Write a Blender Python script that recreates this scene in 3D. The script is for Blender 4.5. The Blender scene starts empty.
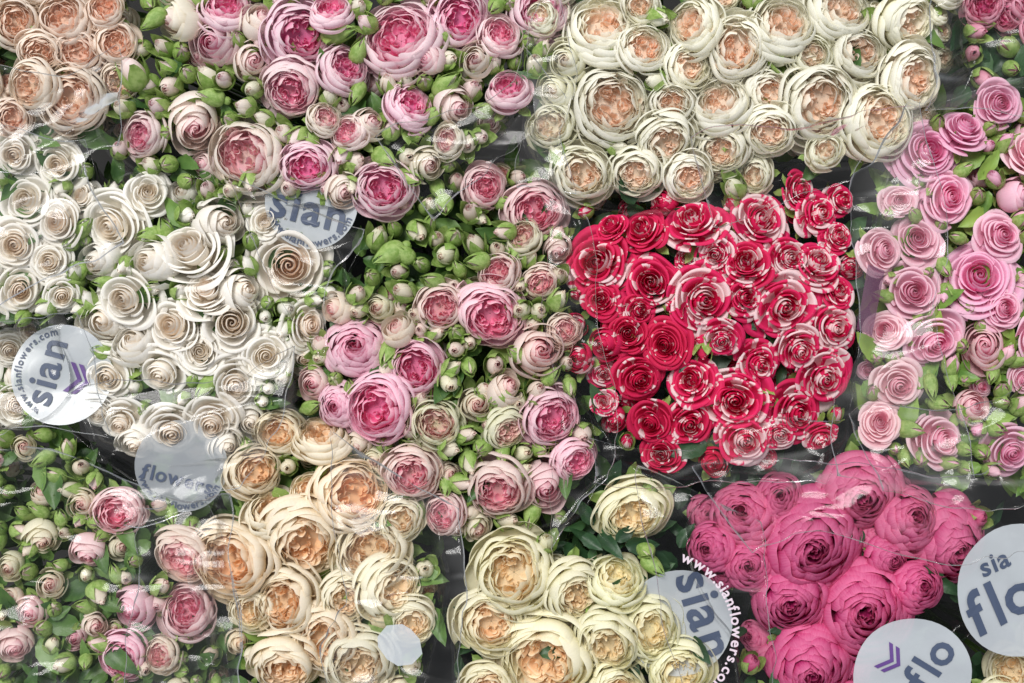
import bpy, math, random
from mathutils import Vector, Matrix, Quaternion, noise
scene=bpy.context.scene
COL=scene.collection
H=1.6
GZ=-0.42
def lin(h):
    h=h.lstrip('#'); o=[]
    for i in (0,2,4):
        c=int(h[i:i+2],16)/255
        o.append(c/12.92 if c<=0.04045 else ((c+0.055)/1.055)**2.4)
    return (o[0],o[1],o[2],1.0)
def W(px,py,z=0.0):
    k=(H-z)/H
    return Vector(((px-512)/1000*k,(341.5-py)/1000*k,z))

# ---------------------------------------------------------------- materials
class NT:
    def __init__(s,name):
        s.m=bpy.data.materials.new(name); s.m.use_nodes=True
        s.t=s.m.node_tree; s.t.nodes.clear()
        s.out=s.n('ShaderNodeOutputMaterial')
    def n(s,k,**kw):
        x=s.t.nodes.new(k)
        for a,b in kw.items(): setattr(x,a,b)
        return x
    def set(s,sock,v):
        if isinstance(v,bpy.types.NodeSocket): s.t.links.new(v,sock)
        else: sock.default_value=v
    def math(s,op,a,b=0.0,c=None,clamp=False):
        x=s.n('ShaderNodeMath',operation=op); x.use_clamp=clamp
        s.set(x.inputs[0],a); s.set(x.inputs[1],b)
        if c is not None: s.set(x.inputs[2],c)
        return x.outputs[0]
    def mix(s,f,a,b,bt='MIX'):
        x=s.n('ShaderNodeMixRGB',blend_type=bt)
        s.set(x.inputs[0],f); s.set(x.inputs[1],a); s.set(x.inputs[2],b)
        return x.outputs[0]
    def ss(s,v,a,b):
        x=s.n('ShaderNodeMapRange',interpolation_type='SMOOTHSTEP')
        s.set(x.inputs[0],v); x.inputs[1].default_value=a; x.inputs[2].default_value=b
        return x.outputs[0]
    def noise(s,vec,scale,detail=3,rough=0.5):
        x=s.n('ShaderNodeTexNoise'); s.set(x.inputs['Vector'],vec)
        x.inputs['Scale'].default_value=scale; x.inputs['Detail'].default_value=detail
        x.inputs['Roughness'].default_value=rough
        return x.outputs['Fac']

def petal_mat(name,palA,palB=None,stripe=None,spot=0.18,trans=0.32,t0=0.12,t1=0.6,veins=0.12):
    """pal = (inner, outer, rim, base)"""
    g=NT(name)
    at=g.n('ShaderNodeAttribute',attribute_name='pet')
    sp=g.n('ShaderNodeSeparateColor'); g.t.links.new(at.outputs['Color'],sp.inputs[0])
    t,v,rn=sp.outputs[0],sp.outputs[1],sp.outputs[2]; u=at.outputs['Alpha']
    oi=g.n('ShaderNodeObjectInfo')
    so=g.n('ShaderNodeSeparateColor'); g.t.links.new(oi.outputs['Color'],so.inputs[0])
    cv=g.n('ShaderNodeCombineXYZ')
    g.set(cv.inputs[0],g.math('MULTIPLY_ADD',rn,37.0,u))
    g.set(cv.inputs[1],g.math('MULTIPLY',v,0.25))
    g.set(cv.inputs[2],g.math('MULTIPLY',oi.outputs['Random'],20.0))
    vein=g.noise(cv.outputs[0],14.0,3,0.6)
    tc=g.n('ShaderNodeTexCoord')
    blot=g.noise(tc.outputs['Object'],2.5,3,0.6)
    def pal(p):
        inner,outer,rim,base=[lin(x) for x in p]
        tt=g.math('ADD',t,g.math('MULTIPLY',g.math('SUBTRACT',blot,0.5),0.5))
        c=g.mix(g.ss(tt,t0,t1),inner,outer)
        vv=g.math('ADD',v,g.math('MULTIPLY',g.math('SUBTRACT',vein,0.5),0.5))
        c=g.mix(g.math('MULTIPLY',g.ss(vv,0.6,1.05),0.7),c,rim)
        c=g.mix(g.math('MULTIPLY',g.ss(v,0.55,0.0),0.65),c,base)
        return c
    c=pal(palA)
    if palB: c=g.mix(so.outputs[0],c,pal(palB))
    if stripe:
        cs=g.n('ShaderNodeCombineXYZ')
        g.set(cs.inputs[0],g.math('MULTIPLY_ADD',rn,53.0,g.math('MULTIPLY',u,0.8)))
        g.set(cs.inputs[1],g.math('MULTIPLY',v,0.18))
        g.set(cs.inputs[2],g.math('MULTIPLY',oi.outputs['Random'],30.0))
        ns=g.noise(cs.outputs[0],1.7,3,0.55)
        thr=g.math('ADD',ns,g.math('MULTIPLY',g.math('SUBTRACT',so.outputs[1],0.5),0.15))
        f=g.ss(thr,0.535,0.565)
        f=g.math('MULTIPLY',f,g.ss(v,0.05,0.35))
        c=g.mix(g.math('MULTIPLY',f,0.93),c,lin(stripe))
    br=g.math('MULTIPLY',g.ss(g.noise(tc.outputs['Object'],9.0,3,0.7),0.62,0.72),g.ss(v,0.86,1.0))
    c=g.mix(g.math('MULTIPLY',br,spot),c,lin('#9a6a3c'))
    hs=g.n('ShaderNodeHueSaturation'); g.set(hs.inputs['Color'],c)
    val=g.math('ADD',g.math('MULTIPLY_ADD',oi.outputs['Random'],0.10,0.93),g.math('MULTIPLY',rn,0.05))
    val=g.math('ADD',val,g.math('MULTIPLY',g.math('SUBTRACT',vein,0.5),veins))
    g.set(hs.inputs['Value'],val)
    c=hs.outputs[0]
    bp=g.n('ShaderNodeBump'); bp.inputs['Strength'].default_value=0.2; bp.inputs['Distance'].default_value=0.001
    g.set(bp.inputs['Height'],vein)
    p=g.n('ShaderNodeBsdfPrincipled'); g.set(p.inputs['Base Color'],c)
    p.inputs['Roughness'].default_value=0.6; p.inputs['Specular IOR Level'].default_value=0.2
    g.set(p.inputs['Normal'],bp.outputs[0])
    tr=g.n('ShaderNodeBsdfTranslucent'); g.set(tr.inputs['Color'],c)
    mx=g.n('ShaderNodeMixShader'); mx.inputs[0].default_value=trans
    g.set(mx.inputs[1],p.outputs[0]); g.set(mx.inputs[2],tr.outputs[0])
    g.set(g.out.inputs[0],mx.outputs[0])
    return g.m

def leaf_mat(name,a,b,c3,scale=40):
    g=NT(name)
    ge=g.n('ShaderNodeNewGeometry')
    tc=g.n('ShaderNodeTexCoord')
    n1=g.noise(tc.outputs['Object'],scale,3,0.6)
    c=g.mix(g.ss(n1,0.35,0.65),lin(a),lin(b))
    c=g.mix(g.ss(ge.outputs['Random Per Island'],0.5,1.0),c,lin(c3))
    n2=g.noise(tc.outputs['Object'],scale*9,2,0.6)
    bp=g.n('ShaderNodeBump'); bp.inputs['Strength'].default_value=0.4; bp.inputs['Distance'].default_value=0.001
    g.set(bp.inputs['Height'],n2)
    p=g.n('ShaderNodeBsdfPrincipled'); g.set(p.inputs['Base Color'],c)
    p.inputs['Roughness'].default_value=0.45; g.set(p.inputs['Normal'],bp.outputs[0])
    tr=g.n('ShaderNodeBsdfTranslucent'); g.set(tr.inputs['Color'],c)
    mx=g.n('ShaderNodeMixShader'); mx.inputs[0].default_value=0.2
    g.set(mx.inputs[1],p.outputs[0]); g.set(mx.inputs[2],tr.outputs[0])
    g.set(g.out.inputs[0],mx.outputs[0])
    return g.m

def film_mat(name,haze=0.02,refl=0.8):
    g=NT(name)
    tc=g.n('ShaderNodeTexCoord')
    n1=g.noise(tc.outputs['Object'],9,3,0.5)
    mp=g.n('ShaderNodeMapping'); g.set(mp.inputs[0],tc.outputs['Object']); mp.inputs['Scale'].default_value=(1,3.2,1); mp.inputs['Rotation'].default_value=(0,0,0.7)
    n2=g.noise(mp.outputs[0],5.5,1,0.4)
    n3=g.noise(mp.outputs[0],11,1,0.4)
    a2=g.math('ABSOLUTE',g.math('SUBTRACT',n2,0.5))
    line=g.math('MULTIPLY',g.ss(a2,0.045,0.0),g.ss(n1,0.42,0.65))
    a3=g.math('ABSOLUTE',g.math('SUBTRACT',n3,0.49))
    bp=g.n('ShaderNodeBump'); bp.inputs['Strength'].default_value=0.8; bp.inputs['Distance'].default_value=0.012
    g.set(bp.inputs['Height'],a3)
    fr=g.n('ShaderNodeFresnel'); fr.inputs['IOR'].default_value=1.34; g.set(fr.inputs['Normal'],bp.outputs[0])
    gl=g.n('ShaderNodeBsdfGlossy'); gl.inputs['Roughness'].default_value=0.10; g.set(gl.inputs['Normal'],bp.outputs[0])
    df=g.n('ShaderNodeBsdfDiffuse'); df.inputs['Color'].default_value=(0.88,0.88,0.86,1)
    tp=g.n('ShaderNodeBsdfTransparent'); tp.inputs['Color'].default_value=(.99,.99,.985,1)
    m1=g.n('ShaderNodeMixShader')
    hz=g.math('MULTIPLY_ADD',g.ss(n1,0.4,0.75),haze*2.0,haze*0.2)
    hz=g.math('ADD',hz,g.math('MULTIPLY',line,0.10),clamp=True)
    g.set(m1.inputs[0],hz); g.set(m1.inputs[1],tp.outputs[0]); g.set(m1.inputs[2],df.outputs[0])
    m2=g.n('ShaderNodeMixShader'); g.set(m2.inputs[0],g.math('MULTIPLY',fr.outputs[0],refl,clamp=True))
    g.set(m2.inputs[1],m1.outputs[0]); g.set(m2.inputs[2],gl.outputs[0])
    g.set(g.out.inputs[0],m2.outputs[0])
    return g.m

def plain_mat(name,col,rough=0.5,var=0.1,clear=0.0):
    g=NT(name)
    tc=g.n('ShaderNodeTexCoord')
    n1=g.noise(tc.outputs['Object'],30,4,0.6)
    c=lin(col); d=tuple(x*(1-var*2) for x in c[:3])+(1,)
    cc=g.mix(n1,d,c)
    p=g.n('ShaderNodeBsdfPrincipled'); g.set(p.inputs['Base Color'],cc); p.inputs['Roughness'].default_value=rough
    p.inputs['Alpha'].default_value=1-clear
    g.set(g.out.inputs[0],p.outputs[0])
    return g.m

MATS={
 'pinkmix':petal_mat('pink_cream_petals',('#f37bb0','#fbd9e6','#feeef0','#f488b6'),('#f8ccce','#f6f2de','#faf6e8','#e8eac2'),t0=.12,t1=.55),
 'pinkgreen':petal_mat('pink_green_petals',('#f37bac','#fbd0e0','#fee4ec','#f484ae'),('#f6c4c0','#eeecd0','#f3f2d8','#ccd6a0'),t0=.14,t1=.6),
 'creampeach':petal_mat('cream_peach_petals',('#fddabf','#fcf9ea','#fdfbf2','#fbd8bc'),('#fce8d6','#f8f6de','#fbfaea','#f2ecc6'),t0=0.0,t1=0.4),
 'peach':petal_mat('peach_petals',('#fbd2bc','#fce8da','#fdf0e4','#f8c6b0'),('#fce0c8','#faf0e0','#fcf5e8','#f2dcb8')),
 'white':petal_mat('white_petals',('#fdf3e2','#fdfaf2','#fdfbf6','#fcf2de'),('#fcdec0','#fbf3e8','#fdf7f0','#f6d4a8'),spot=0.3,veins=.06,trans=.28),
 'pink':petal_mat('pink_petals',('#f37bb4','#fbbedb','#fdd6e8','#f274ae'),('#f9b4c8','#fad8da','#fbe8e6','#eea4b2')),
 'red':petal_mat('crimson_striped_petals',('#de1454','#ea3470','#ea2c68','#d21050'),('#cc1444','#d82856','#dc2c58','#ba0e3a'),stripe='#fdeaea'),
 'magenta':petal_mat('magenta_petals',('#ca2e78','#e0528e','#ee8ab4','#c0286c'),('#d64686','#e878a4','#f29cbc','#cc3a7c'),t0=.3,t1=.85),
 'yellow':petal_mat('cream_yellow_petals',('#fcdab0','#faf4d6','#fcf8e2','#fbd6aa'),('#fbeec2','#f7f5d4','#f9f8de','#f1e8b0'),t0=.0,t1=.5),
 'orange':petal_mat('apricot_petals',('#fccf9e','#fdeed4','#fef5e4','#fac696'),('#fde6c4','#f9f4de','#fbf8e6','#f1dcae'),t0=.02,t1=.52),
 'corner':petal_mat('rose_pink_petals',('#dc5a90','#f0a8c0','#f4c2d0','#d45088')),
}
SEPAL=leaf_mat('sepal_green','#86a84e','#abc474','#96b25e',3)
LEAF=leaf_mat('leaf_green','#36582a','#587c3a','#6f9248',25)
LEAFL=leaf_mat('lime_leaf_green','#5c8434','#83a84c','#9cbc58',25)
LEAFD=leaf_mat('dark_leaf_green','#203f24','#325634','#42683c',25)
STEM=leaf_mat('stem_green','#4f6b30','#66803f','#3f5a28',30)
FILM=film_mat('cellophane',0.006,.75)
HAZE=film_mat('hazy_cellophane',0.04,.85)
LABEL=plain_mat('label_paper','#cdd3d8',0.25,0.10,clear=.22)
LABELT=plain_mat('label_clear_film','#c6ccd2',0.25,0.10,clear=.45)
INK=plain_mat('label_grey_ink','#46526a',0.5,0.05)
INKP=plain_mat('label_purple_ink','#5f3f84',0.5,0.05)
INKW=plain_mat('label_pale_ink','#e0ced8',0.5,0.05)
TAGP=plain_mat('tag_plum_film','#6c3a5c',0.3,0.15,clear=.3)
GROUND=plain_mat('dark_floor','#1c1b19',0.8,0.3)

# ---------------------------------------------------------------- petals
class MB:
    def __init__(s): s.V=[];s.F=[];s.C=[];s.M=[]
    def petal(s,rg,th0,prof,alpha,tip=0.3,texp=2.2,spiral=0.0,ruf=0.0,t=0.5,c=(0,0),roll=0.0,nu=8,nv=7,mat=0,pointed=False,notch=0.0,freq=None,cup=0.0):
        (r0,z0),(r1,z1),(r2,z2),(r3,z3)=prof
        b=len(s.V); rn=rg.random()
        f1=freq or rg.uniform(2.5,5.5); p1=rg.uniform(0,6.3); f2=rg.uniform(2,4.5); p2=rg.uniform(0,6.3)
        sk=rg.uniform(-0.09,0.09)
        for j in range(nv+1):
            v=j/nv
            for i in range(nu+1):
                u=-1+2*i/nu
                ve=v*(1-tip*abs(u)**texp-notch*math.exp(-(u/0.2)**2)+sk*u)
                ve=min(ve,1.0)
                a=1-ve
                r=a*a*a*r0+3*a*a*ve*r1+3*a*ve*ve*r2+ve**3*r3
                z=a*a*a*z0+3*a*a*ve*z1+3*a*ve*ve*z2+ve**3*z3
                if pointed: wf=max(0.02,math.sin(math.pi*min(1,0.25+0.75*v))**0.8)
                else: wf=0.55+0.45*min(1,v/0.5)
                r+=spiral*u*min(1,v*2)+ruf*v*v*math.sin(f1*u+p1)-cup*u*u*min(1,v*1.5)
                z+=ruf*0.7*v*math.sin(f2*u+p2)-roll*abs(u)**2.5*v*v
                r=max(r,0.004)
                th=th0+alpha*wf*u
                s.V.append((c[0]+r*math.cos(th),c[1]+r*math.sin(th),z))
                s.C.extend((t,ve,rn,u))
        for j in range(nv):
            for i in range(nu):
                q=b+j*(nu+1)+i
                s.F.append((q,q+1,q+nu+2,q+nu+1)); s.M.append(mat)
    def mesh(s,name):
        me=bpy.data.meshes.new(name); me.from_pydata(s.V,[],s.F)
        ca=me.color_attributes.new('pet','FLOAT_COLOR','POINT'); ca.data.foreach_set('color',s.C)
        me.materials.append(None); me.materials.append(SEPAL)
        me.polygons.foreach_set('material_index',s.M)
        me.polygons.foreach_set('use_smooth',[True]*len(s.F))
        me.update(); return me
def sepals(mb,rg,R,z,up=0.0,L=0.5,w=0.35):
    for k in range(5):
        th=k*2*math.pi/5+rg.uniform(-.1,.1)
        mb.petal(rg,th,[(0.03,z-0.05),(R*0.6,z-0.06),(R+L*0.5,z+up*0.5),(R+L*(1-up*0.6)+rg.uniform(-.08,.08),z+up)],w,tip=0,pointed=True,mat=1,nu=4,nv=6,ruf=0.03)
GA=2.39996
def classic(seed):
    rg=random.Random(seed); mb=MB(); N=rg.randint(23,28)
    th=rg.uniform(0,6.3); op=rg.uniform(0.84,1.04); tall=rg.uniform(0.90,1.04)
    ni=rg.randint(9,11)
    for q in range(5):
        mb.petal(rg,q*GA,[(0.01,tall-.35),(0.05+.02*q,tall-.32),(0.035+.02*q,tall-.12),(0.012+.022*q,tall-.03)],1.4,tip=.08,t=.02,nu=8,nv=5,spiral=.01)
    for i in range(N):
        t=i/(N-1); th+=GA+rg.uniform(-.35,.35)
        if i<ni:
            k=i/ni
            rt=0.05+0.24*k; h=tall-0.05*k*k+rg.uniform(-.02,.02); curl=-0.01+0.06*k
            prof=[(0.03,tall-.34-.2*k),(rt*1.4+.03,tall-.32-.2*k),(rt*1.18+.02,h-.08),(rt+curl,h)]
            mb.petal(rg,th,prof,2.0-0.9*k,tip=0.09,spiral=0.035,ruf=0.010,t=t,nu=13,nv=7,cup=.02*k)
        else:
            k=(i-ni)/(N-1-ni)
            rt=(0.29+0.47*k**1.05)*op
            h=tall-0.04-0.40*k**1.4+rg.uniform(-.03,.03)
            curl=0.06+0.16*k+rg.uniform(-.03,.05)
            dr=0.02+0.10*k*k+rg.uniform(0,.05)
            prof=[(0.03,0.15+.35*(1-k)),(rt*1.2+.03,0.12+.35*(1-k)),(rt*1.0,h+0.09),(rt+curl,h-dr)]
            mb.petal(rg,th,prof,rg.uniform(0.92,1.22)-0.08*k,tip=0.13+0.08*k,texp=2.2+rg.uniform(0,.8),spiral=rg.uniform(.01,.05),ruf=0.012+0.02*k,t=t,roll=0.05+0.07*k,nu=12,nv=9,cup=rg.uniform(.01,.08))
    sepals(mb,rg,0.35,0.02,up=-0.1,L=0.55)
    return mb.mesh('classic_rose_mesh')
def garden(seed,outer=15,big=1.0):
    rg=random.Random(seed); mb=MB(); th=rg.uniform(0,6.3)
    ns=rg.choice([2,3,3,4]); ph=rg.uniform(0,6.3)
    for i in range(46):
        a=rg.uniform(0,6.3); d=0.46*math.sqrt(rg.random())
        c=(d*math.cos(a),d*math.sin(a)); rt=rg.uniform(.04,.14)
        h=rg.uniform(.54,.66)-0.06*(1-d*2)
        mb.petal(rg,a+rg.uniform(-1.3,1.3),[(0.02,0.40),(rt*1.1,0.42),(rt*1.1,h-.03),(rt*rg.uniform(.6,1.5),h)],rg.uniform(.7,1.4),tip=.2,ruf=.02,t=0.03+.4*d,c=c,nu=8,nv=5,notch=rg.choice([0,.06]))
    for sct in range(ns):
        a=ph+sct*2*math.pi/ns+rg.uniform(-.4,.4)
        d=0.24*big*rg.uniform(.6,1.15)
        c=(d*math.cos(a),d*math.sin(a)); k=rg.randint(5,7)
        for q in range(k):
            rt=0.02+0.21*(q+0.3)/k*big
            off=a+rg.uniform(-.5,.5)+(math.pi if q%2 and q<3 else 0)
            h=0.67+rg.uniform(-.03,.02)-0.010*q
            prof=[(0.02,0.42),(rt*1.25,0.42),(rt*1.08,h-0.02),(rt*1.0+rg.uniform(-.01,.05),h)]
            mb.petal(rg,off,prof,rg.uniform(.9,1.6),tip=0.14,spiral=rg.uniform(-.05,.05),ruf=0.022,t=0.05+0.15*q/k,c=c,nu=10,nv=6)
    for i in range(6):
        mb.petal(rg,i*1.05,[(0.01,0.40),(.2,0.40),(.45,.40),(.60,.46)],0.7,tip=.1,t=.2,nu=6,nv=5)
    N=32
    for i in range(N):
        t=i/(N-1); th+=GA+rg.uniform(-.35,.35)
        rt=(0.36+0.27*t)*big**0.5+rg.uniform(-.03,.03)
        h=0.72-0.02*t+rg.uniform(-.06,.03)
        lean=rg.uniform(-.12,.01)+0.02*t
        prof=[(0.2,0.3),(rt*1.12,0.30),(rt*1.12,h-0.06),(rt+lean,h)]
        mb.petal(rg,th,prof,rg.uniform(0.42,0.74),tip=0.18,spiral=rg.uniform(-.05,.07),ruf=0.022,t=0.22+0.33*t,nu=9,nv=6,notch=rg.choice([0,0,0.06]),cup=rg.uniform(0,.09))
    for i in range(outer+3):
        t=i/(outer+2); th+=GA+rg.uniform(-.3,.3)
        rt=0.63+0.21*t+rg.uniform(-.03,.03)
        h=0.74-0.32*t**1.4+rg.uniform(-.04,.04)
        curl=-0.12+0.15*t+rg.uniform(-.04,.06)
        prof=[(0.1,0.03+.2*(1-t)),(rt*1.12,0.02+.2*(1-t)),(rt*1.14,h-0.06),(rt+curl,h-0.01*t)]
        mb.petal(rg,th,prof,rg.uniform(0.60,0.86),tip=0.17,texp=2.8,spiral=rg.uniform(0,.06),ruf=0.016+0.016*t,t=0.6+0.4*t,roll=rg.uniform(0,.05)*t,nu=11,nv=8,notch=rg.choice([0,0.04,0]),cup=rg.uniform(.04,.14))
    sepals(mb,rg,0.5,0.0,up=-0.05,L=0.45)
    return mb.mesh('garden_rose_mesh')
def peony(seed):
    rg=random.Random(seed); mb=MB(); th=rg.uniform(0,6.3)
    N=84
    ax=rg.uniform(0,6.3)
    for i in range(14):
        a=rg.uniform(0,6.3); d=.14*math.sqrt(rg.random())
        mb.petal(rg,rg.uniform(0,6.3),[(.02,.65),(.05,.66),(.05,.85),(rg.uniform(.02,.07),.92)],rg.uniform(.8,1.5),ruf=.015,t=.03,c=(d*math.cos(a),d*math.sin(a)),nu=7,nv=5)
    for i in range(N):
        t=i/(N-1); th+=GA+rg.uniform(-.45,.45)
        rt=0.10+0.76*t**0.8+rg.uniform(-.022,.022)
        h=0.99-0.04*(1-t)**2-0.50*t**2.6+rg.uniform(-.045,.025)
        lean=-0.12*(1-t)*min(1,t*4)-0.12*t+0.08*t**5+rg.uniform(-.035,.025)
        al=0.48+0.8*(1-t)**4+rg.uniform(-.07,.12)
        k=0.06*(1-t)
        zb=0.55*(1-t)
        prof=[(0.08,0.02+zb),(rt*1.2,0.02+zb),(rt*1.19,h-0.12),(rt+lean,h)]
        mb.petal(rg,th,prof,al,tip=0.15,texp=2.8,spiral=rg.uniform(-.03,.06),ruf=0.014,t=t,c=(k*math.cos(ax),k*math.sin(ax)),nu=10,nv=7,notch=rg.choice([0,0,.04]),freq=rg.uniform(2,5),roll=0.02,cup=rg.uniform(.02,.09)*min(1,t*3))
    sepals(mb,rg,0.5,0.0,up=-0.05,L=0.4)
    return mb.mesh('cabbage_rose_mesh')
def halfopen(seed):
    rg=random.Random(seed); mb=MB(); th=rg.uniform(0,6.3); N=19
    for q in range(4):
        mb.petal(rg,q*GA,[(0.01,.7),(0.06+.02*q,.72),(0.05+.02*q,.95),(0.015+.022*q,1.07)],1.4,tip=.08,t=.02,nu=8,nv=5,spiral=.01)
    for i in range(N):
        t=i/(N-1); th+=GA+rg.uniform(-.3,.3)
        rt=0.06+0.50*t
        h=1.10-0.20*t**1.5+rg.uniform(-.04,.03); curl=-0.06+0.18*t**3+rg.uniform(-.03,.04)
        prof=[(0.05,0.05+.55*(1-t)),(rt*1.35+.08,0.1+.55*(1-t)),(rt*1.25+.03,h-0.10),(rt+curl,h)]
        mb.petal(rg,th,prof,1.6-0.75*t,tip=0.16,spiral=0.04,ruf=0.012+.015*t,t=t,nu=10,nv=7,roll=.05*t,cup=.05*t)
    sepals(mb,rg,0.55,0.1,up=0.25,L=0.5,w=0.38)
    return mb.mesh('opening_rose_mesh')
def bud(seed,closed):
    rg=random.Random(seed); mb=MB(); th=0
    for i in range(10):
        t=i/9; th+=GA
        rt=0.10+0.46*t
        top=1.50-0.26*t
        prof=[(0.05,0.0),(rt*1.3+.1,0.1),(rt*1.12+.04,0.95),((0.01+rt*.08) if closed else (0.02+rt*.42),top)]
        mb.petal(rg,th,prof,1.25,tip=0.12,spiral=0.02,ruf=0.008,t=0.2+0.6*t,nu=8,nv=7)
    for k in range(5):
        a=k*2*math.pi/5+rg.uniform(-.12,.12)
        if closed: pr=[(0.05,-0.05),(0.92,-0.05),(0.70,1.05),(0.06+rg.uniform(0,.10),1.68+rg.uniform(-.15,.15))]; w=.88
        else: pr=[(0.05,-0.05),(0.94,-0.05),(0.80,0.75),(0.50+rg.uniform(-.15,.6),1.42+rg.uniform(-.4,.2))]; w=.70
        mb.petal(rg,a,pr,w,tip=0,pointed=True,mat=1,nu=6,nv=9,ruf=0.025)
    for k in range(3):
        mb.petal(rg,k*2.1,[(0.02,-0.45),(0.36,-0.42),(0.34,-0.1),(0.2,0.02)],1.1,tip=0,mat=1,nu=5,nv=4)
    return mb.mesh('rose_bud_mesh')
LIB={'c':[classic(10+i) for i in range(11)],
     'g':[garden(40+i,13+i%3,1.0+0.08*(i%2)) for i in range(12)],
     'p':[peony(70+i) for i in range(7)],
     'o':[halfopen(90+i) for i in range(6)],
     'b':[bud(110+i,False) for i in range(6)],
     'B':[bud(130+i,True) for i in range(6)]}

# ---------------------------------------------------------------- helpers
def newobj(name,data,parent=None,loc=(0,0,0)):
    o=bpy.data.objects.new(name,data); COL.objects.link(o)
    if parent is not None: o.parent=parent
    o.location=loc; return o
def inside(p,poly):
    x,y=p; c=False; n=len(poly)
    for i in range(n):
        x1,y1=poly[i]; x2,y2=poly[i-1]
        if (y1>y)!=(y2>y) and x<(x2-x1)*(y-y1)/(y2-y1)+x1: c=not c
    return c
def edge_dist(p,poly):
    m=1e9; P=Vector(p)
    for i in range(len(poly)):
        a=Vector(poly[i-1]); b=Vector(poly[i]); ab=b-a
        k=max(0,min(1,(P-a).dot(ab)/max(1e-6,ab.dot(ab)))); m=min(m,(P-a-ab*k).length)
    return m
def chaikin(poly,n):
    for _ in range(n):
        q=[]
        for i in range(len(poly)):
            a=poly[i]; b=poly[(i+1)%len(poly)]
            q.append((a[0]*.75+b[0]*.25,a[1]*.75+b[1]*.25)); q.append((a[0]*.25+b[0]*.75,a[1]*.25+b[1]*.75))
        poly=q
    return poly
def add_leaf(V,F,rg,pos,L,Wd,yaw,pitch,rollx):
    b=len(V); n=9
    M=Matrix.Translation(pos)@Matrix.Rotation(yaw,4,'Z')@Matrix.Rotation(-pitch,4,'Y')@Matrix.Rotation(rollx,4,'X')
    fold=rg.uniform(.15,.5); bend=rg.uniform(-.1,.5)
    for j in range(n+1):
        s=j/n
        w=Wd*math.sin(math.pi*min(1,s**0.8))**0.8*(1+0.09*(j%2))*(1-0.25*s)
        for q in (-1,-0.5,0,0.5,1):
            V.append(tuple(M@Vector((s*L,q*w,abs(q)*w*fold-bend*L*s*s+0.03*L*math.sin(s*9+q*4)*abs(q)))))
    for j in range(n):
        for q in range(4):
            a=b+j*5+q; F.append((a,a+1,a+6,a+5))
def tube(V,F,pts,rad,n=5):
    b=len(V)
    for k,p in enumerate(pts):
        for i in range(n):
            a=2*math.pi*i/n; V.append((p[0]+rad*math.cos(a),p[1]+rad*math.sin(a),p[2]))
    for k in range(len(pts)-1):
        for i in range(n):
            F.append((b+k*n+i,b+k*n+(i+1)%n,b+(k+1)*n+(i+1)%n,b+(k+1)*n+i))
def mk(name,V,F,mat,parent,smooth=True):
    me=bpy.data.meshes.new(name); me.from_pydata([tuple(v) for v in V],[],F); me.materials.append(mat)
    me.polygons.foreach_set('use_smooth',[smooth]*len(F)); me.update()
    return newobj(name,me,parent)
def ridged(p,f,oct=3):
    s=0;a=1;tot=0
    for _ in range(oct):
        s+=a*(1-abs(noise.noise(p*f))*2.2); tot+=a; f*=2.1; a*=0.5
    return s/tot

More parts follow.
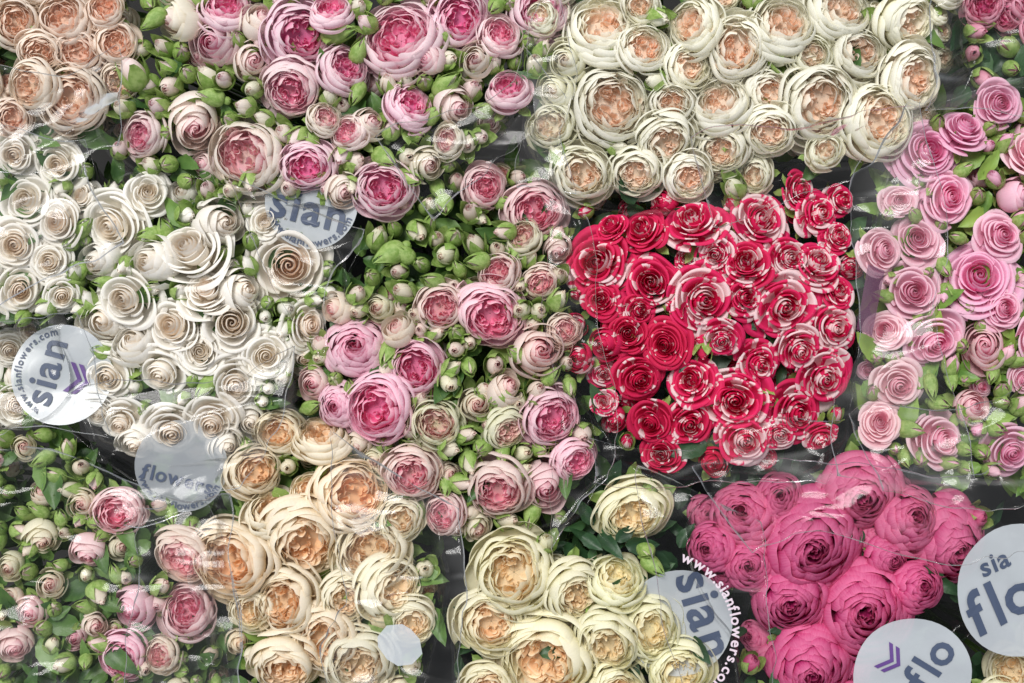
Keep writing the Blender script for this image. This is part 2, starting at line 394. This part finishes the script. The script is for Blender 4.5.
BOUQ={}
def bouquet(key,poly,mat,default,blooms,fill,label,nb=10,buds=(3,0),frange=(0,1),leafmat=None,leaves=90,film=True,flare=0.008,collar=0.03,zt=0.03,leaflow=-0.07,leafhigh=0.0,budr=(11,16),budlist=(),grow=1.0,keep=(),nfill=70,deep=60,bov=.70,size=1.0):
    rg=random.Random(sum(ord(c) for c in key)*77+5)
    cx=sum(p[0] for p in poly)/len(poly); cy=sum(p[1] for p in poly)/len(poly)
    poly=[(cx+(x-cx)*grow,cy+(y-cy)*grow) for x,y in poly]
    dm=max(math.hypot(p[0]-cx,p[1]-cy) for p in poly)
    c0=W(cx,cy,0); base=Vector((c0.x,c0.y,GZ))
    E=bpy.data.objects.new('rose_bouquet',None); COL.objects.link(E); E.location=base; E.empty_display_size=0.05
    E['label']=label; E['category']='bouquet'; E['group']='wrapped rose bouquets'
    BOUQ[key]=E
    m=MATS[mat]; placed=[]; stems=[]; cnt=[0]
    def dome(x,y):
        d=min(1.2,math.hypot(x-cx,y-cy)/dm)
        return zt*(1-1.1*d*d)
    def put(x,y,r,ty,f=None,lower=0.0,tiltm=1.0):
        rr=r/1000
        z=dome(x,y)-lower
        kind='rose_bud' if ty in 'bB' else 'rose'
        if kind=='rose': cnt[0]+=1; rr*=size
        me=rg.choice(LIB[ty])
        hgt={'c':.8,'g':.66,'p':.88,'o':1.0,'b':1.2,'B':1.3}[ty]
        p=W(x,y,z)
        sc=rr*{'c':1.24,'g':1.22,'p':1.20,'o':1.6,'b':1.15,'B':1.12}[ty]
        o=newobj(kind,me,E)
        dx,dy=x-cx,-(y-cy); dd=math.hypot(dx,dy)+1e-6
        da=math.atan2(dy,dx)
        tv=Vector((math.cos(da),math.sin(da),0))*(0.40*min(1,dd/dm)*tiltm)
        ra=rg.uniform(0,6.3); am=rg.uniform(0,{'c':.48,'g':.60,'p':.5,'o':.75,'b':1.1,'B':1.2}[ty])
        tv+=Vector((math.cos(ra),math.sin(ra),0))*am
        ang=tv.length; tv.normalize()
        axis=Vector((-tv.y,tv.x,0))
        q=Quaternion(axis,ang)@Quaternion((0,0,1),rg.uniform(0,6.283))
        up=q@Vector((0,0,1))
        bp=p-up*(hgt*sc)
        o.rotation_mode='QUATERNION'; o.rotation_quaternion=q
        sx=rg.uniform(.92,1.08)
        o.scale=(sc*sx,sc/sx,sc*(rg.uniform(1.0,1.35) if kind=='rose_bud' else rg.uniform(.95,1.15))); o.location=bp-base
        if f is None: f=rg.uniform(*frange)
        o.color=(max(0,min(1,f)),rg.random(),rg.random(),1)
        if mat=='red': o.color=(max(0,min(1,f)),max(0,min(1,.85-f*.75+rg.uniform(-.25,.25))),0,1)
        o.material_slots[0].link='OBJECT'; o.material_slots[0].material=m
        stems.append(bp-base); placed.append((x,y,r))
    for b in blooms:
        x,y,r=b[:3]; ty=b[3] if len(b)>3 and b[3] else default
        f=b[4] if len(b)>4 else None
        tl=b[5] if len(b)>5 else 1.0
        put(x,y,r,ty,f,rg.uniform(-.006,.004),tl)
    for (x,y,r) in budlist: put(x,y,r,rg.choice('bB'),None,-0.004)
    placed.extend(keep)
    xs=[p[0] for p in poly]; ys=[p[1] for p in poly]
    def fillin(n,rmin,rmax,types,lower,ov,cap):
        k=0
        for _ in range(n):
            if k>=cap: break
            x=rg.uniform(min(xs),max(xs)); y=rg.uniform(min(ys),max(ys))
            if not inside((x,y),poly): continue
            r=rg.uniform(rmin,rmax)
            if edge_dist((x,y),poly)<r*0.4: continue
            if any(math.hypot(x-a,y-b)<(r+c)*ov for a,b,c in placed): continue
            put(x,y,r,rg.choice(types),None,lower*rg.uniform(.5,1.3)); k+=1
    rmin,rmax,types=fill
    fillin(1500,rmin,rmax,types,0.010,0.82,nfill)
    fillin(2500,budr[0],budr[1],buds,0.004,bov,min(nb,97-len(budlist)))
    fillin(1500,rmin*0.8,rmin*1.1,types,0.034,0.52,min(deep,max(0,98-cnt[0])))
    V=[];F=[]
    for s in stems:
        rb=Vector((rg.uniform(-.02,.02),rg.uniform(-.02,.02),0.0))
        mid=Vector((s.x*.75,s.y*.75,s.z*.62))
        tube(V,F,[rb,rb*.5+mid*.5,mid,mid*.4+s*.6-Vector((0,0,.005)),s+Vector((0,0,.002))],0.0017)
    mk('stems',V,F,STEM,E)
    V=[];F=[];k=0;tries=0
    while k<leaves and tries<leaves*20:
        tries+=1
        x=rg.uniform(min(xs),max(xs)); y=rg.uniform(min(ys),max(ys))
        if not inside((x,y),poly): continue
        z=dome(x,y)+rg.uniform(leaflow,leafhigh)-0.014
        p=W(x,y,z)-base
        L=rg.uniform(.020,.042)
        add_leaf(V,F,rg,p,L,L*rg.uniform(.2,.3),rg.uniform(0,6.3),rg.uniform(-.2,.7),rg.uniform(-.5,.5)); k+=1
    mk('foliage',V,F,leafmat or LEAF,E)
    if film:
        ring=chaikin(poly,4); n=len(ring)
        per=[0]
        for i in range(n): per.append(per[-1]+math.dist(ring[i],ring[(i+1)%n]))
        N=int(per[-1]/4.5); pts=[]; j=0
        for i in range(N):
            d=per[-1]*i/N
            while per[j+1]<d: j+=1
            a=ring[j%n]; b=ring[(j+1)%n]; tt=(d-per[j])/max(1e-6,per[j+1]-per[j])
            pts.append((a[0]+(b[0]-a[0])*tt,a[1]+(b[1]-a[1])*tt))
        rows=[(0.22,GZ+.005,0),(0.45,-.28,0.1),(0.72,-.16,.4),(0.90,-.07,.8),(0.975,-.03,1)]
        NC=8
        V=[];F=[]
        seed=rg.uniform(0,100)
        for ri in range(len(rows)+NC):
            for i,(px,py) in enumerate(pts):
                wv=noise.noise(Vector((px*.012,py*.012,seed)))
                if ri<len(rows):
                    s,z,wr=rows[ri]
                    p=W(cx+(px-cx)*s,cy+(py-cy)*s,0); p.z=z
                    out=0; zz=z
                else:
                    k=(ri-len(rows)+1)/NC
                    kk=min(k,(NC-1)/NC)
                    zz=-0.03+collar*1.8*kk*(0.9+0.9*wv)-(0.003 if k==1 else 0)
                    p=W(px,py,0); p.z=zz; out=flare*kk*kk*(1+2.2*wv)+(0.0018 if k==1 else 0)
                    wr=1
                d=Vector((p.x-c0.x,p.y-c0.y,0)); d.normalize()
                pl=ridged(Vector((px,py,seed+min(ri,len(rows)+NC-2)*2.0)),.014,2)-0.5
                p=p+d*(out+wr*0.008*pl)
                V.append(p-base)
        M=len(pts)
        for r_ in range(len(rows)+NC-1):
            for i in range(M):
                F.append((r_*M+i,r_*M+(i+1)%M,(r_+1)*M+(i+1)%M,(r_+1)*M+i))
        mk('cellophane_wrapper',V,F,FILM,E)
    return E

def flap(key,q,z=0.065,mat=None,n=48,amp=0.008,zs=(0,0,0,0)):
    E=BOUQ[key]; base=E.location; V=[];F=[]
    sd=sum(q[0])*0.37
    def tt(i):
        if i==0: return 0
        if i==n: return 1
        return 0.012+0.976*(i-1)/(n-2)
    for j in range(n+1):
        b=tt(j)
        for i in range(n+1):
            a=tt(i)
            ws=((1-a)*(1-b),a*(1-b),a*b,(1-a)*b)
            x=sum(w*p[0] for w,p in zip(ws,q)); y=sum(w*p[1] for w,p in zip(ws,q))
            zz=z+sum(w*h for w,h in zip(ws,zs))
            x0,y0=x,y
            x+=30*noise.noise(Vector((x0,y0,sd))*.009)+4*noise.noise(Vector((x0,y0,sd))*.045)
            y+=30*noise.noise(Vector((x0,y0,sd+9))*.009)+4*noise.noise(Vector((x0,y0,sd+4))*.045)
            P=Vector((x,y,sd))
            Q=Vector((x*.4+y*.9,(x*.9-y*.4)*.30,sd))
            zz+=amp*(ridged(P,.007,2)-.5)+amp*1.3*(ridged(Q,.013,1)-.5)
            if i in (0,n) or j in (0,n): zz+=0.0035
            p=W(x,y,z); p.z=zz
            V.append(p-base)
    for j in range(n):
        for i in range(n):
            k=j*(n+1)+i; F.append((k,k+1,k+n+2,k+n+1))
    return mk('cellophane_flap',V,F,mat or FILM,E)

# ---------------------------------------------------------------- bouquets
bouquet('A',[(-60,-50),(115,-50),(135,50),(118,125),(60,145),(-60,138)],'peach','g',
 [(62,18,30),(15,22,28),(76,50,26),(116,42,24),(70,98,36,'g',.6),(30,85,28,'g',.8),(12,118,20),(105,8,20),(40,52,22,'g',.5)],
 (18,26,'g'),'peach garden roses tightly bunched in clear cellophane',nb=4,buds='b',leaves=70,frange=(.2,.9))
bouquet('G',[(-60,135),(40,138),(90,150),(95,190),(85,260),(75,315),(20,325),(-60,320)],'white','c',
 [(25,200,34,'c',.1),(58,165,24),(15,155,26),(58,222,24),(15,245,30),(50,262,24),(20,290,26),(62,296,20)],
 (18,24,'co'),'white roses dulled by a hazy cellophane cover',nb=24,buds='bB',leaves=160,frange=(0,.5),zt=.015,leafhigh=.006,nfill=8,deep=14,grow=1.03)
bouquet('B',[(112,-50),(560,-50),(572,20),(530,95),(470,160),(390,206),(300,198),(215,196),(115,170),(105,80)],'pinkmix','g',
 [(303,35,38,'g',0),(398,35,44,'g',.15),(460,18,34,'g',0),(225,5,30,'g',.1),(412,104,26,'g',0),(245,155,42,'g',.75),(306,166,28,'g',0),(383,188,32,'g',.1),
  (290,90,32,'g',.3),(345,68,28,'g',.1),(195,128,28,'o',.6),(508,88,24,'g',.1),(540,8,32,'g',.05),(140,135,24,'g',.4),(212,42,26,'o',.2),(348,132,20,'g',.5),
  (330,8,24,'g',.1),(325,118,18),(372,122,17,'o',.7),(460,108,19,'o',.5),(447,140,18,'g',.9),(255,60,20,'o',.6),(425,60,16,'o',.3),(500,35,24,'g',.3),(170,20,22,'o',.9),(475,60,18,'o',.8),(262,15,20,'o',.7),(430,165,17,'o',.9),(345,192,17,'o',.7)],
 (14,21,'gooo'),'pink and cream spray roses with many green buds in cellophane',nb=80,buds='bBb',leaves=220,leafhigh=.004,frange=(.3,1),flare=.01,nfill=12,deep=22,bov=.66,
 budlist=[(130,68,17),(150,22,13),(450,82,15),(388,160,14),(205,95,13),(165,165,13),(185,70,13),(155,105,13),(240,105,12),(222,78,12),(363,20,12),(480,110,12),(175,110,12),(120,105,13),(250,185,11),(340,160,12),(352,190,11)])
bouquet('C',[(545,-50),(955,-50),(960,30),(940,105),(885,160),(800,160),(740,194),(690,206),(560,206),(535,120),(528,40)],'creampeach','g',
 [(612,105,44,'g',.1),(603,22,40,'g',.2),(645,47,28,'g',0),(665,142,32,'g',.3),(582,174,32,'g',.4),(636,174,29,'g',.3),(690,178,26,'g',0),(692,25,32,'g',.3),
  (720,102,34,'g',.1),(737,48,36,'g',.0),(771,92,26,'g',0),(785,22,38,'g',.2),(822,102,44,'g',.1),(770,132,28,'g',.2),(722,150,27,'g',.2),(842,8,36,'g',.3),
  (860,52,32,'g',.2),(880,120,42,'g',.3),(915,78,36,'g',0),(912,22,34,'g',.5),(690,66,26,'g',.3),(672,104,24,'g',.1),(550,125,26,'g',.9),(565,60,22,'o',.9),(552,90,20,'o',1),(640,5,22,'g',.4),(812,55,24,'g',.9),(540,15,18,'g'),(825,150,20,'g',.6)],
 (17,24,'g'),'cream garden roses with peach hearts packed in cellophane',nb=12,buds='b',leaves=80,frange=(.2,.8),grow=1.0)
bouquet('D',[(968,-50),(1090,-50),(1090,65),(1010,82),(965,90)],'corner','g',
 [(985,5,22),(1008,14,20),(1030,0,26),(1040,30,20)],(14,20,'go'),'deep pink roses in dark foliage and cellophane',nb=10,buds='bB',leaves=200,leafmat=LEAFD,zt=-.005,nfill=2,deep=2,leaflow=-.04)
bouquet('E',[(905,135),(950,104),(1090,74),(1090,480),(980,478),(890,465),(856,425),(862,330),(876,225)],'pink','c',
 [(930,150,34,'c',0),(966,125,25,'c',0),(950,197,29,'c',.2),(1000,103,22,'c',.1),(980,275,38,'c',0),(918,238,26,'c',.5),(914,292,28,'c',.4),(935,342,30,'c',.3),
  (900,386,27,'c',.8),(985,345,24,'o',.9),(1005,308,24,'c',.3),(880,422,22,'c',.8),(942,440,28,'c',.5),(1003,235,26,'c',.3),(1012,452,26,'c',.1),(885,250,24,'c',.6),(975,405,17,'o',.9),(1035,150,26),(1040,340,24),(900,200,18,'c',.6),(885,330,22,'c',.7)],
 (13,18,'co'),'light pink spray roses with lime green filler in cellophane',nb=97,buds='BBBb',leaves=480,leafmat=LEAFL,leafhigh=.006,frange=(0,.7),zt=.02,budr=(9,13),grow=1.0,nfill=7,deep=10,bov=.64)
bouquet('F',[(70,215),(110,180),(180,180),(250,200),(320,225),(345,290),(325,345),(275,405),(245,448),(150,462),(90,425),(65,345)],'white','c',
 [(112,226,33,'c',.1),(190,250,36,'c',.2),(148,193,24,'c',.1),(289,265,44,'c',.9),(232,323,38,'c',.3),(125,300,32,'c',.2),(172,326,30,'c',.3),(206,290,24,'c',.5),
  (266,356,26,'c',.1),(236,385,30,'c',.3),(160,376,33,'c',.1),(100,322,26,'o',.2),(107,378,30,'c',.1),(148,262,26,'o',.1),(172,432,28,'c',.4),(212,425,26,'c',.5),(245,290,22,'o',.3),(310,325,24,'c',.6),(225,222,24,'o',.4),(120,425,22,'c',.4),(130,338,22,'o'),(200,352,24,'c',.1),(95,262,20,'o',.1),(98,412,20,'c',.1),(265,220,18,'c',.2),(228,446,20,'o',.3),(135,446,18,'o',.3)],
 (15,20,'oco'),'white roses with warm cream hearts in clear cellophane',nb=45,buds='bB',leaves=260,frange=(0,.5),leafhigh=.006,nfill=14,deep=24,budr=(9,13),size=1.06)
bouquet('H',[(390,205),(480,162),(560,178),(572,300),(578,400),(600,460),(565,520),(450,542),(400,508),(345,440),(296,405),(298,350),(345,280)],'pinkgreen','g',
 [(355,348,34,'p',0),(377,408,37,'g',0),(416,368,32,'g',.05),(335,405,22,'p',0),(491,316,36,'g',.15),(441,307,26,'g',.5),(541,350,28,'o',.5),(553,418,32,'g',.1,1.6),
  (497,490,34,'g',.5),(410,474,30,'g',.5),(436,424,27,'g',1),(547,490,27,'o',.3),(577,462,24,'g',.1),(443,514,22,'g',.4),(311,384,17,'o',.4),(509,431,24,'g',1),(498,272,22,'g',.5),
  (535,210,32,'g',.3),(522,236,20,'g',.9),(540,282,19,'g',.6),(485,186,24,'g',.3),(478,404,18,'o',.8),(565,330,18,'g',.6),(395,325,17,'o',.7),(510,385,18,'o',.6)],
 (12,17,'goo'),'pink and pale green spray roses with clustered buds in cellophane',nb=97,buds='bBb',leaves=280,leafhigh=.004,frange=(.5,1),zt=.04,budr=(10,15),nfill=7,deep=16,bov=.66,
 budlist=[(382,258,17),(420,235,14),(442,256,14),(400,290,14),(456,234,14),(472,262,13),(500,232,12),(430,280,12),(360,290,13),(450,385,14),(480,450,14),(455,450,13),(495,400,13),(400,250,12),(445,210,13),(470,210,13),(520,310,13),(540,310,12),(370,275,12),(455,350,12),(470,370,12)])
bouquet('I',[(566,208),(640,194),(760,182),(848,180),(862,240),(856,330),(845,415),(818,460),(720,472),(630,466),(602,415),(562,370),(560,270)],'red','c',
 [(597,263,40,'c',.5),(651,283,33,'c',.3),(641,228,25,'c',.6),(692,219,30,'c',.2),(762,217,38,'c',0),(822,212,25,'c',.1),(703,300,34,'c',0.1),(746,262,26,'c',.5),
  (785,307,37,'c',0.1),(835,328,29,'c',0),(746,297,24,'c',.2),(800,350,24,'c',.1),(826,380,31,'c',.1),(762,365,25,'c',.3),(735,400,34,'c',0),(690,380,27,'c',.4),(664,345,24,'c',.9),
  (628,334,22,'c',.9),(641,380,27,'c',.8),(690,425,29,'c',.7),(745,440,31,'c',.1),(800,414,31,'c',.4),(650,424,24,'c',.8),(602,345,17,'o',.5),(577,358,15,'o',.3),(662,455,20,'c',.8),(818,262,26,'c',.1),(790,258,22,'c',.2),
  (600,300,20,'c',.7),(722,340,22,'c',.1),(780,435,20,'c',.1),(715,255,22,'c',.2),(640,310,18,'c',.7),(840,235,18,'c',.3),(843,200,18,'c',.2),(800,190,18,'c',.2),(840,290,18,'c',.3),(610,225,18,'c',.4),(822,440,18,'c',.3)],
 (13,18,'co'),'crimson and white striped roses bunched in clear cellophane',nb=10,buds='b',leaves=130,leafmat=LEAFD,zt=.04,budr=(9,12),nfill=10,deep=14,size=.97)
bouquet('J',[(690,505),(760,488),(900,476),(985,510),(1005,560),(975,610),(925,625),(900,740),(750,740),(735,620),(690,560)],'magenta','p',
 [(815,548,54,'p',0),(865,500,42,'p',.8),(955,552,46,'p',.3),(866,616,50,'p',.1),(790,606,40,'p',.0),(742,514,34,'p',.6),(915,518,34,'p',.6),(812,674,42,'p',0),(708,548,24,'p',0),(780,498,26,'p',.4),(750,566,26,'p',.1),(922,588,26,'p',.0)],
 (18,24,'p'),'deep magenta cabbage roses wrapped in loose cellophane',nb=3,buds='b',leaves=100,leafmat=LEAFD,zt=.025,deep=20,nfill=3,keep=[(912,672,50)])
bouquet('K',[(465,560),(495,530),(570,535),(590,490),(650,470),(685,520),(690,600),(715,660),(725,745),(455,745)],'yellow','g',
 [(632,516,37,'g',.5),(512,573,46,'g',.3),(577,594,34,'g',.3),(617,577,32,'g',.9),(492,624,38,'g',0),(652,630,36,'g',.8),(543,662,54,'g',0),(608,645,36,'g',.5),(680,672,36,'g',.8),(486,690,30,'g',0),(620,695,34,'g',.4)],
 (15,20,'go'),'cream yellow garden roses with apricot hearts in cellophane',nb=8,buds='bB',leaves=200,leafmat=LEAFD,zt=.03,keep=[(705,620,26)],nfill=3,deep=8,leafhigh=.004)
bouquet('L',[(235,440),(300,415),(385,430),(420,500),(440,580),(425,660),(400,740),(240,740),(225,640),(200,560)],'orange','g',
 [(353,493,38,'g',0),(230,560,42,'g',0,1.6),(305,545,42,'g',.2),(371,550,38,'g',.6),(255,470,28,'g',.3),(320,434,28,'g',.4),(283,603,36,'g',.3),(322,640,38,'g',0),(395,588,34,'g',.9),(278,432,24,'g',.4),(358,664,36,'g',.9),(284,668,34,'g',.3),
  (400,520,24,'g',.8),(412,625,26,'g',.9),(270,510,26,'g',.5),(250,610,24,'g',.8),(345,600,26,'g',.8),(390,460,24,'g',.7),(310,490,22,'g',.3)],
 (15,20,'go'),'apricot and cream garden roses under loose cellophane',nb=10,buds='bB',leaves=170,zt=.03,nfill=3,deep=12,leafhigh=.0,size=1.07)
bouquet('M',[(-60,440),(60,425),(110,470),(150,500),(222,510),(198,560),(222,640),(228,740),(-60,740)],'pinkgreen','g',
 [(117,512,27,'g',.3),(180,560,32,'g',.6),(186,610,30,'g',.3),(127,613,22,'o',.1),(88,558,18,'o',.3),(122,657,26,'g',0),(42,542,18,'o',.9),(50,585,15,'o',.8),(28,615,16,'o',.3),(160,655,20,'g',.7),(15,650,18,'o',.4),(80,505,15,'o',.8)],
 (10,14,'oo'),'pale pink spray roses with green buds and dense foliage',nb=99,buds='bBBb',leaves=480,leafhigh=.008,frange=(.2,1),zt=.015,budr=(9,14),nfill=12,deep=10,bov=.62,grow=1.02)
bouquet('N',[(955,640),(1000,625),(1090,620),(1090,740),(950,740)],'yellow','g',
 [(1012,672,30,'g',.3),(1000,700,24),(1050,640,28),(1045,690,26),(978,705,20)],(16,20,'g'),'cream roses low among dark leaves and cellophane',nb=2,buds='b',leaves=80,leafmat=LEAFD,zt=-.01,nfill=2,deep=2)
bouquet('O',[(-60,325),(60,322),(68,420),(-60,432)],'white','c',
 [(10,350,20),(15,405,22),(-25,370,24)],(14,18,'co'),'small white roses under a hazy cellophane cover',nb=8,buds='b',leaves=80,zt=-.02,nfill=6,deep=6)

# ---------------------------------------------------------------- loose sheets
flap('A',[(-40,70),(135,60),(125,150),(-40,160)],z=.062)
flap('G',[(-80,115),(70,125),(120,240),(-80,335)],z=.055,mat=HAZE)
flap('O',[(-80,315),(75,310),(110,440),(-80,450)],z=.045)
flap('B',[(395,160),(520,40),(565,95),(430,220)],z=.06)
flap('C',[(515,60),(560,-40),(590,205),(520,190)],z=.06,mat=HAZE)
flap('C',[(700,150),(900,100),(870,190),(700,215)],z=.055,zs=(0,0,-.02,-.02))
flap('D',[(930,-40),(1080,-50),(1080,110),(930,120)],z=.05)
flap('E',[(850,190),(935,110),(965,470),(840,480)],z=.06,mat=HAZE)
flap('E',[(850,415),(1080,400),(1080,500),(880,490)],z=.055)
flap('F',[(230,180),(360,225),(330,370),(300,330)],z=.062)
flap('F',[(80,400),(300,350),(250,500),(110,510)],z=.06)
flap('H',[(540,180),(580,210),(610,480),(540,540)],z=.075)
flap('I',[(590,440),(850,430),(830,490),(600,490)],z=.072)
flap('J',[(690,465),(1000,460),(1040,560),(740,540)],z=.075)
flap('L',[(330,430),(450,500),(460,760),(330,760)],z=.07,mat=HAZE)
flap('M',[(-80,420),(235,500),(240,760),(-80,760)],z=.06)
flap('M',[(135,500),(225,510),(240,760),(140,760)],z=.066,mat=HAZE)
flap('K',[(640,470),(760,520),(770,760),(690,760)],z=.045)

# ---------------------------------------------------------------- labels
def glyph(ch,size):
    cu=bpy.data.curves.new('g','FONT'); cu.body=ch; cu.size=size; cu.resolution_u=3; cu.offset=size*0.02
    ob=bpy.data.objects.new('g',cu); COL.objects.link(ob)
    dg=bpy.context.evaluated_depsgraph_get(); dg.update()
    me=bpy.data.meshes.new_from_object(ob.evaluated_get(dg))
    V=[v.co.copy() for v in me.vertices]; F=[tuple(p.vertices) for p in me.polygons]
    bpy.data.objects.remove(ob); bpy.data.curves.remove(cu); bpy.data.meshes.remove(me)
    return V,F
GC={}
def gl(ch):
    if ch not in GC: GC[ch]=glyph(ch,1.0)
    return GC[ch]
def adv(ch):
    if ch==' ': return .3
    V,_=gl(ch); return max(v.x for v in V)+0.07
def line_text(V,F,s,size,x,y,rot=0,z=.0014,center=True):
    w=sum(adv(c) for c in s)*size; cx=-w/2 if center else 0
    cr,sr=math.cos(rot),math.sin(rot)
    for c in s:
        if c!=' ':
            gv,gf=gl(c); b=len(V)
            for v in gv:
                a=cx+v.x*size; q=(v.y-.3)*size
                V.append((x+a*cr-q*sr,y+a*sr+q*cr,z))
            F+= [tuple(i+b for i in f) for f in gf]
        cx+=adv(c)*size
def arc_text(V,F,s,size,rad,start,z=.0014,inner=False):
    a=start
    for c in s:
        w=adv(c)*size
        if c!=' ':
            gv,gf=gl(c); b=len(V)
            d=w/rad/2
            am=a-d if not inner else a+d
            for v in gv:
                lx=(v.x*size-w/2); ly=v.y*size
                if not inner:
                    rr=rad+ly; V.append((rr*math.cos(am)+lx*math.sin(am),rr*math.sin(am)-lx*math.cos(am),z))
                else:
                    rr=rad-ly; V.append((rr*math.cos(am)-lx*math.sin(am),rr*math.sin(am)+lx*math.cos(am),z))
            F+= [tuple(i+b for i in f) for f in gf]
        a+= (-w/rad if not inner else w/rad)
def label(key,px,py,z,rad,rot,texts=(),arcs=(),chev=None,tilt=(0,0),ink=INK,paper=None,shape=None):
    E=BOUQ[key]; r=rad/1000
    V=[(0,0,0)];F=[];n=48
    if shape: V=[(a/1000,b/1000,0) for a,b in shape]; F=[tuple(range(len(V)))]
    else:
        R=(.2,.4,.6,.8,1.0)
        for k in R:
            for i in range(n):
                a=2*math.pi*i/n; V.append((r*k*math.cos(a),r*k*math.sin(a),0))
        for i in range(n):
            j=(i+1)%n; F.append((0,1+i,1+j))
            for q in range(4): F.append((1+q*n+i,1+(q+1)*n+i,1+(q+1)*n+j,1+q*n+j))
    bend=2.0
    def bd(V): return [(x,y,zz+bend*x*x+.0012*math.sin(x*90+y*60)) for x,y,zz in V]
    o=mk('label',bd(V),F,paper or LABEL,E,True)
    o.location=W(px,py,z)-E.location; o.rotation_euler=(tilt[0],tilt[1],rot)
    V=[];F=[]
    for tx in texts:
        s,size,x,y=tx[:4]; line_text(V,F,s,size*r,x*r,y*r,center=len(tx)<5)
    for a in arcs: arc_text(V,F,a[0],a[1]*r,a[2]*r,a[3],inner=(len(a)>4 and a[4]))
    if V: mk('lettering',bd(V),F,ink,o,False)
    if chev:
        V=[];F=[]; cx,cy,s=chev
        for k in range(2):
            yo=cy-k*s*.55; b=len(V); t=s*.32
            for (x,y) in ((-s,0),(0,-s*.7),(s,0),(s,t),(0,-s*.7+t),(-s,t)): V.append(((cx+x)*r,(yo+y)*r,.0015))
            F+=[(b,b+1,b+4,b+5),(b+1,b+2,b+3,b+4)]
        mk('chevron_emblem',bd(V),F,INKP,o,False)
    return o
D=math.radians
label('B',312,203,.012,46,D(-14),texts=[('sian',1.0,0,-.16)],arcs=[('www.sianflowers.com',.24,.94,D(205),True)],tilt=(.05,0))
label('O',62,375,.010,50,D(75),texts=[('sian',.8,0,.3)],chev=(.0,-.2,.3),arcs=[('www.sianflowers.com',.2,.80,D(165))],tilt=(0,.08))
label('F',182,466,.012,46,D(-14),texts=[('flowers',.45,0,-.3)],arcs=[('www.sianflowers.com',.23,.94,D(205),True)],tilt=(.05,0),paper=LABELT)
label('J',678,622,.014,54,D(-72),texts=[('sian',1.0,0,.5)],tilt=(.05,.1))
label('N',1020,590,.03,66,D(24),texts=[('sia',.42,-.45,.55,1),('flo',.95,-.9,-.05,1)],tilt=(.1,.05))
label('N',912,676,.04,58,D(58),texts=[('flo',.78,-.12,-.14,1)],chev=(.05,.58,.24),tilt=(.05,-.05))
label('L',400,645,.080,16,D(-35),shape=[(-16,-14),(-2,-19),(10,-18),(20,-8),(22,6),(12,16),(0,19),(-10,18),(-21,8),(-22,-6)],tilt=(.1,0))
label('E',870,300,.05,20,D(-8),shape=[(-9,-30),(7,-34),(10,30),(-7,34)],paper=TAGP)
def arcprint(key,px,py,z,radius,size,start,s,ink):
    V=[];F=[]; arc_text(V,F,s,size/1000,radius/1000,start)
    o=mk('printed_lettering',V,F,ink,BOUQ[key],False); o.location=W(px,py,z)-BOUQ[key].location
arcprint('J',657,632,.06,72,15,D(72),'www.sianflowers.com',INKW)

# ---------------------------------------------------------------- ground
me=bpy.data.meshes.new('ground'); s=4
me.from_pydata([(-s,-s,GZ),(s,-s,GZ),(s,s,GZ),(-s,s,GZ)],[],[(0,1,2,3)]); me.materials.append(GROUND)
g=newobj('ground',me); g['kind']='structure'; g['label']='dark shop floor beneath the bouquets'

# ---------------------------------------------------------------- light
w=bpy.data.worlds.new('World'); scene.world=w; w.use_nodes=True
nt=w.node_tree; bg=nt.nodes['Background']
sky=nt.nodes.new('ShaderNodeTexSky'); sky.sky_type='NISHITA'; sky.sun_disc=False
sky.sun_elevation=D(62); sky.sun_rotation=D(330)
hs=nt.nodes.new('ShaderNodeHueSaturation'); hs.inputs['Saturation'].default_value=0.25
nt.links.new(sky.outputs[0],hs.inputs['Color']); nt.links.new(hs.outputs[0],bg.inputs[0]); bg.inputs[1].default_value=0.125
sl=bpy.data.lights.new('sun','SUN'); sl.energy=2.8; sl.angle=D(22); sl.color=(1,.98,.955)
so=bpy.data.objects.new('sun',sl); COL.objects.link(so)
d=Vector((math.sin(D(-30))*math.cos(D(62)),math.cos(D(-30))*math.cos(D(62)),math.sin(D(62))))
so.rotation_euler=d.to_track_quat('Z','Y').to_euler()
scene.view_settings.view_transform='Standard'; scene.view_settings.look='None'; scene.view_settings.exposure=0

cam=bpy.data.cameras.new('camera'); co=bpy.data.objects.new('camera',cam); COL.objects.link(co)
co.location=(0,0,H); cam.sensor_width=36; cam.lens=36*H/1.024; cam.clip_end=50; cam.clip_start=.05
scene.camera=co
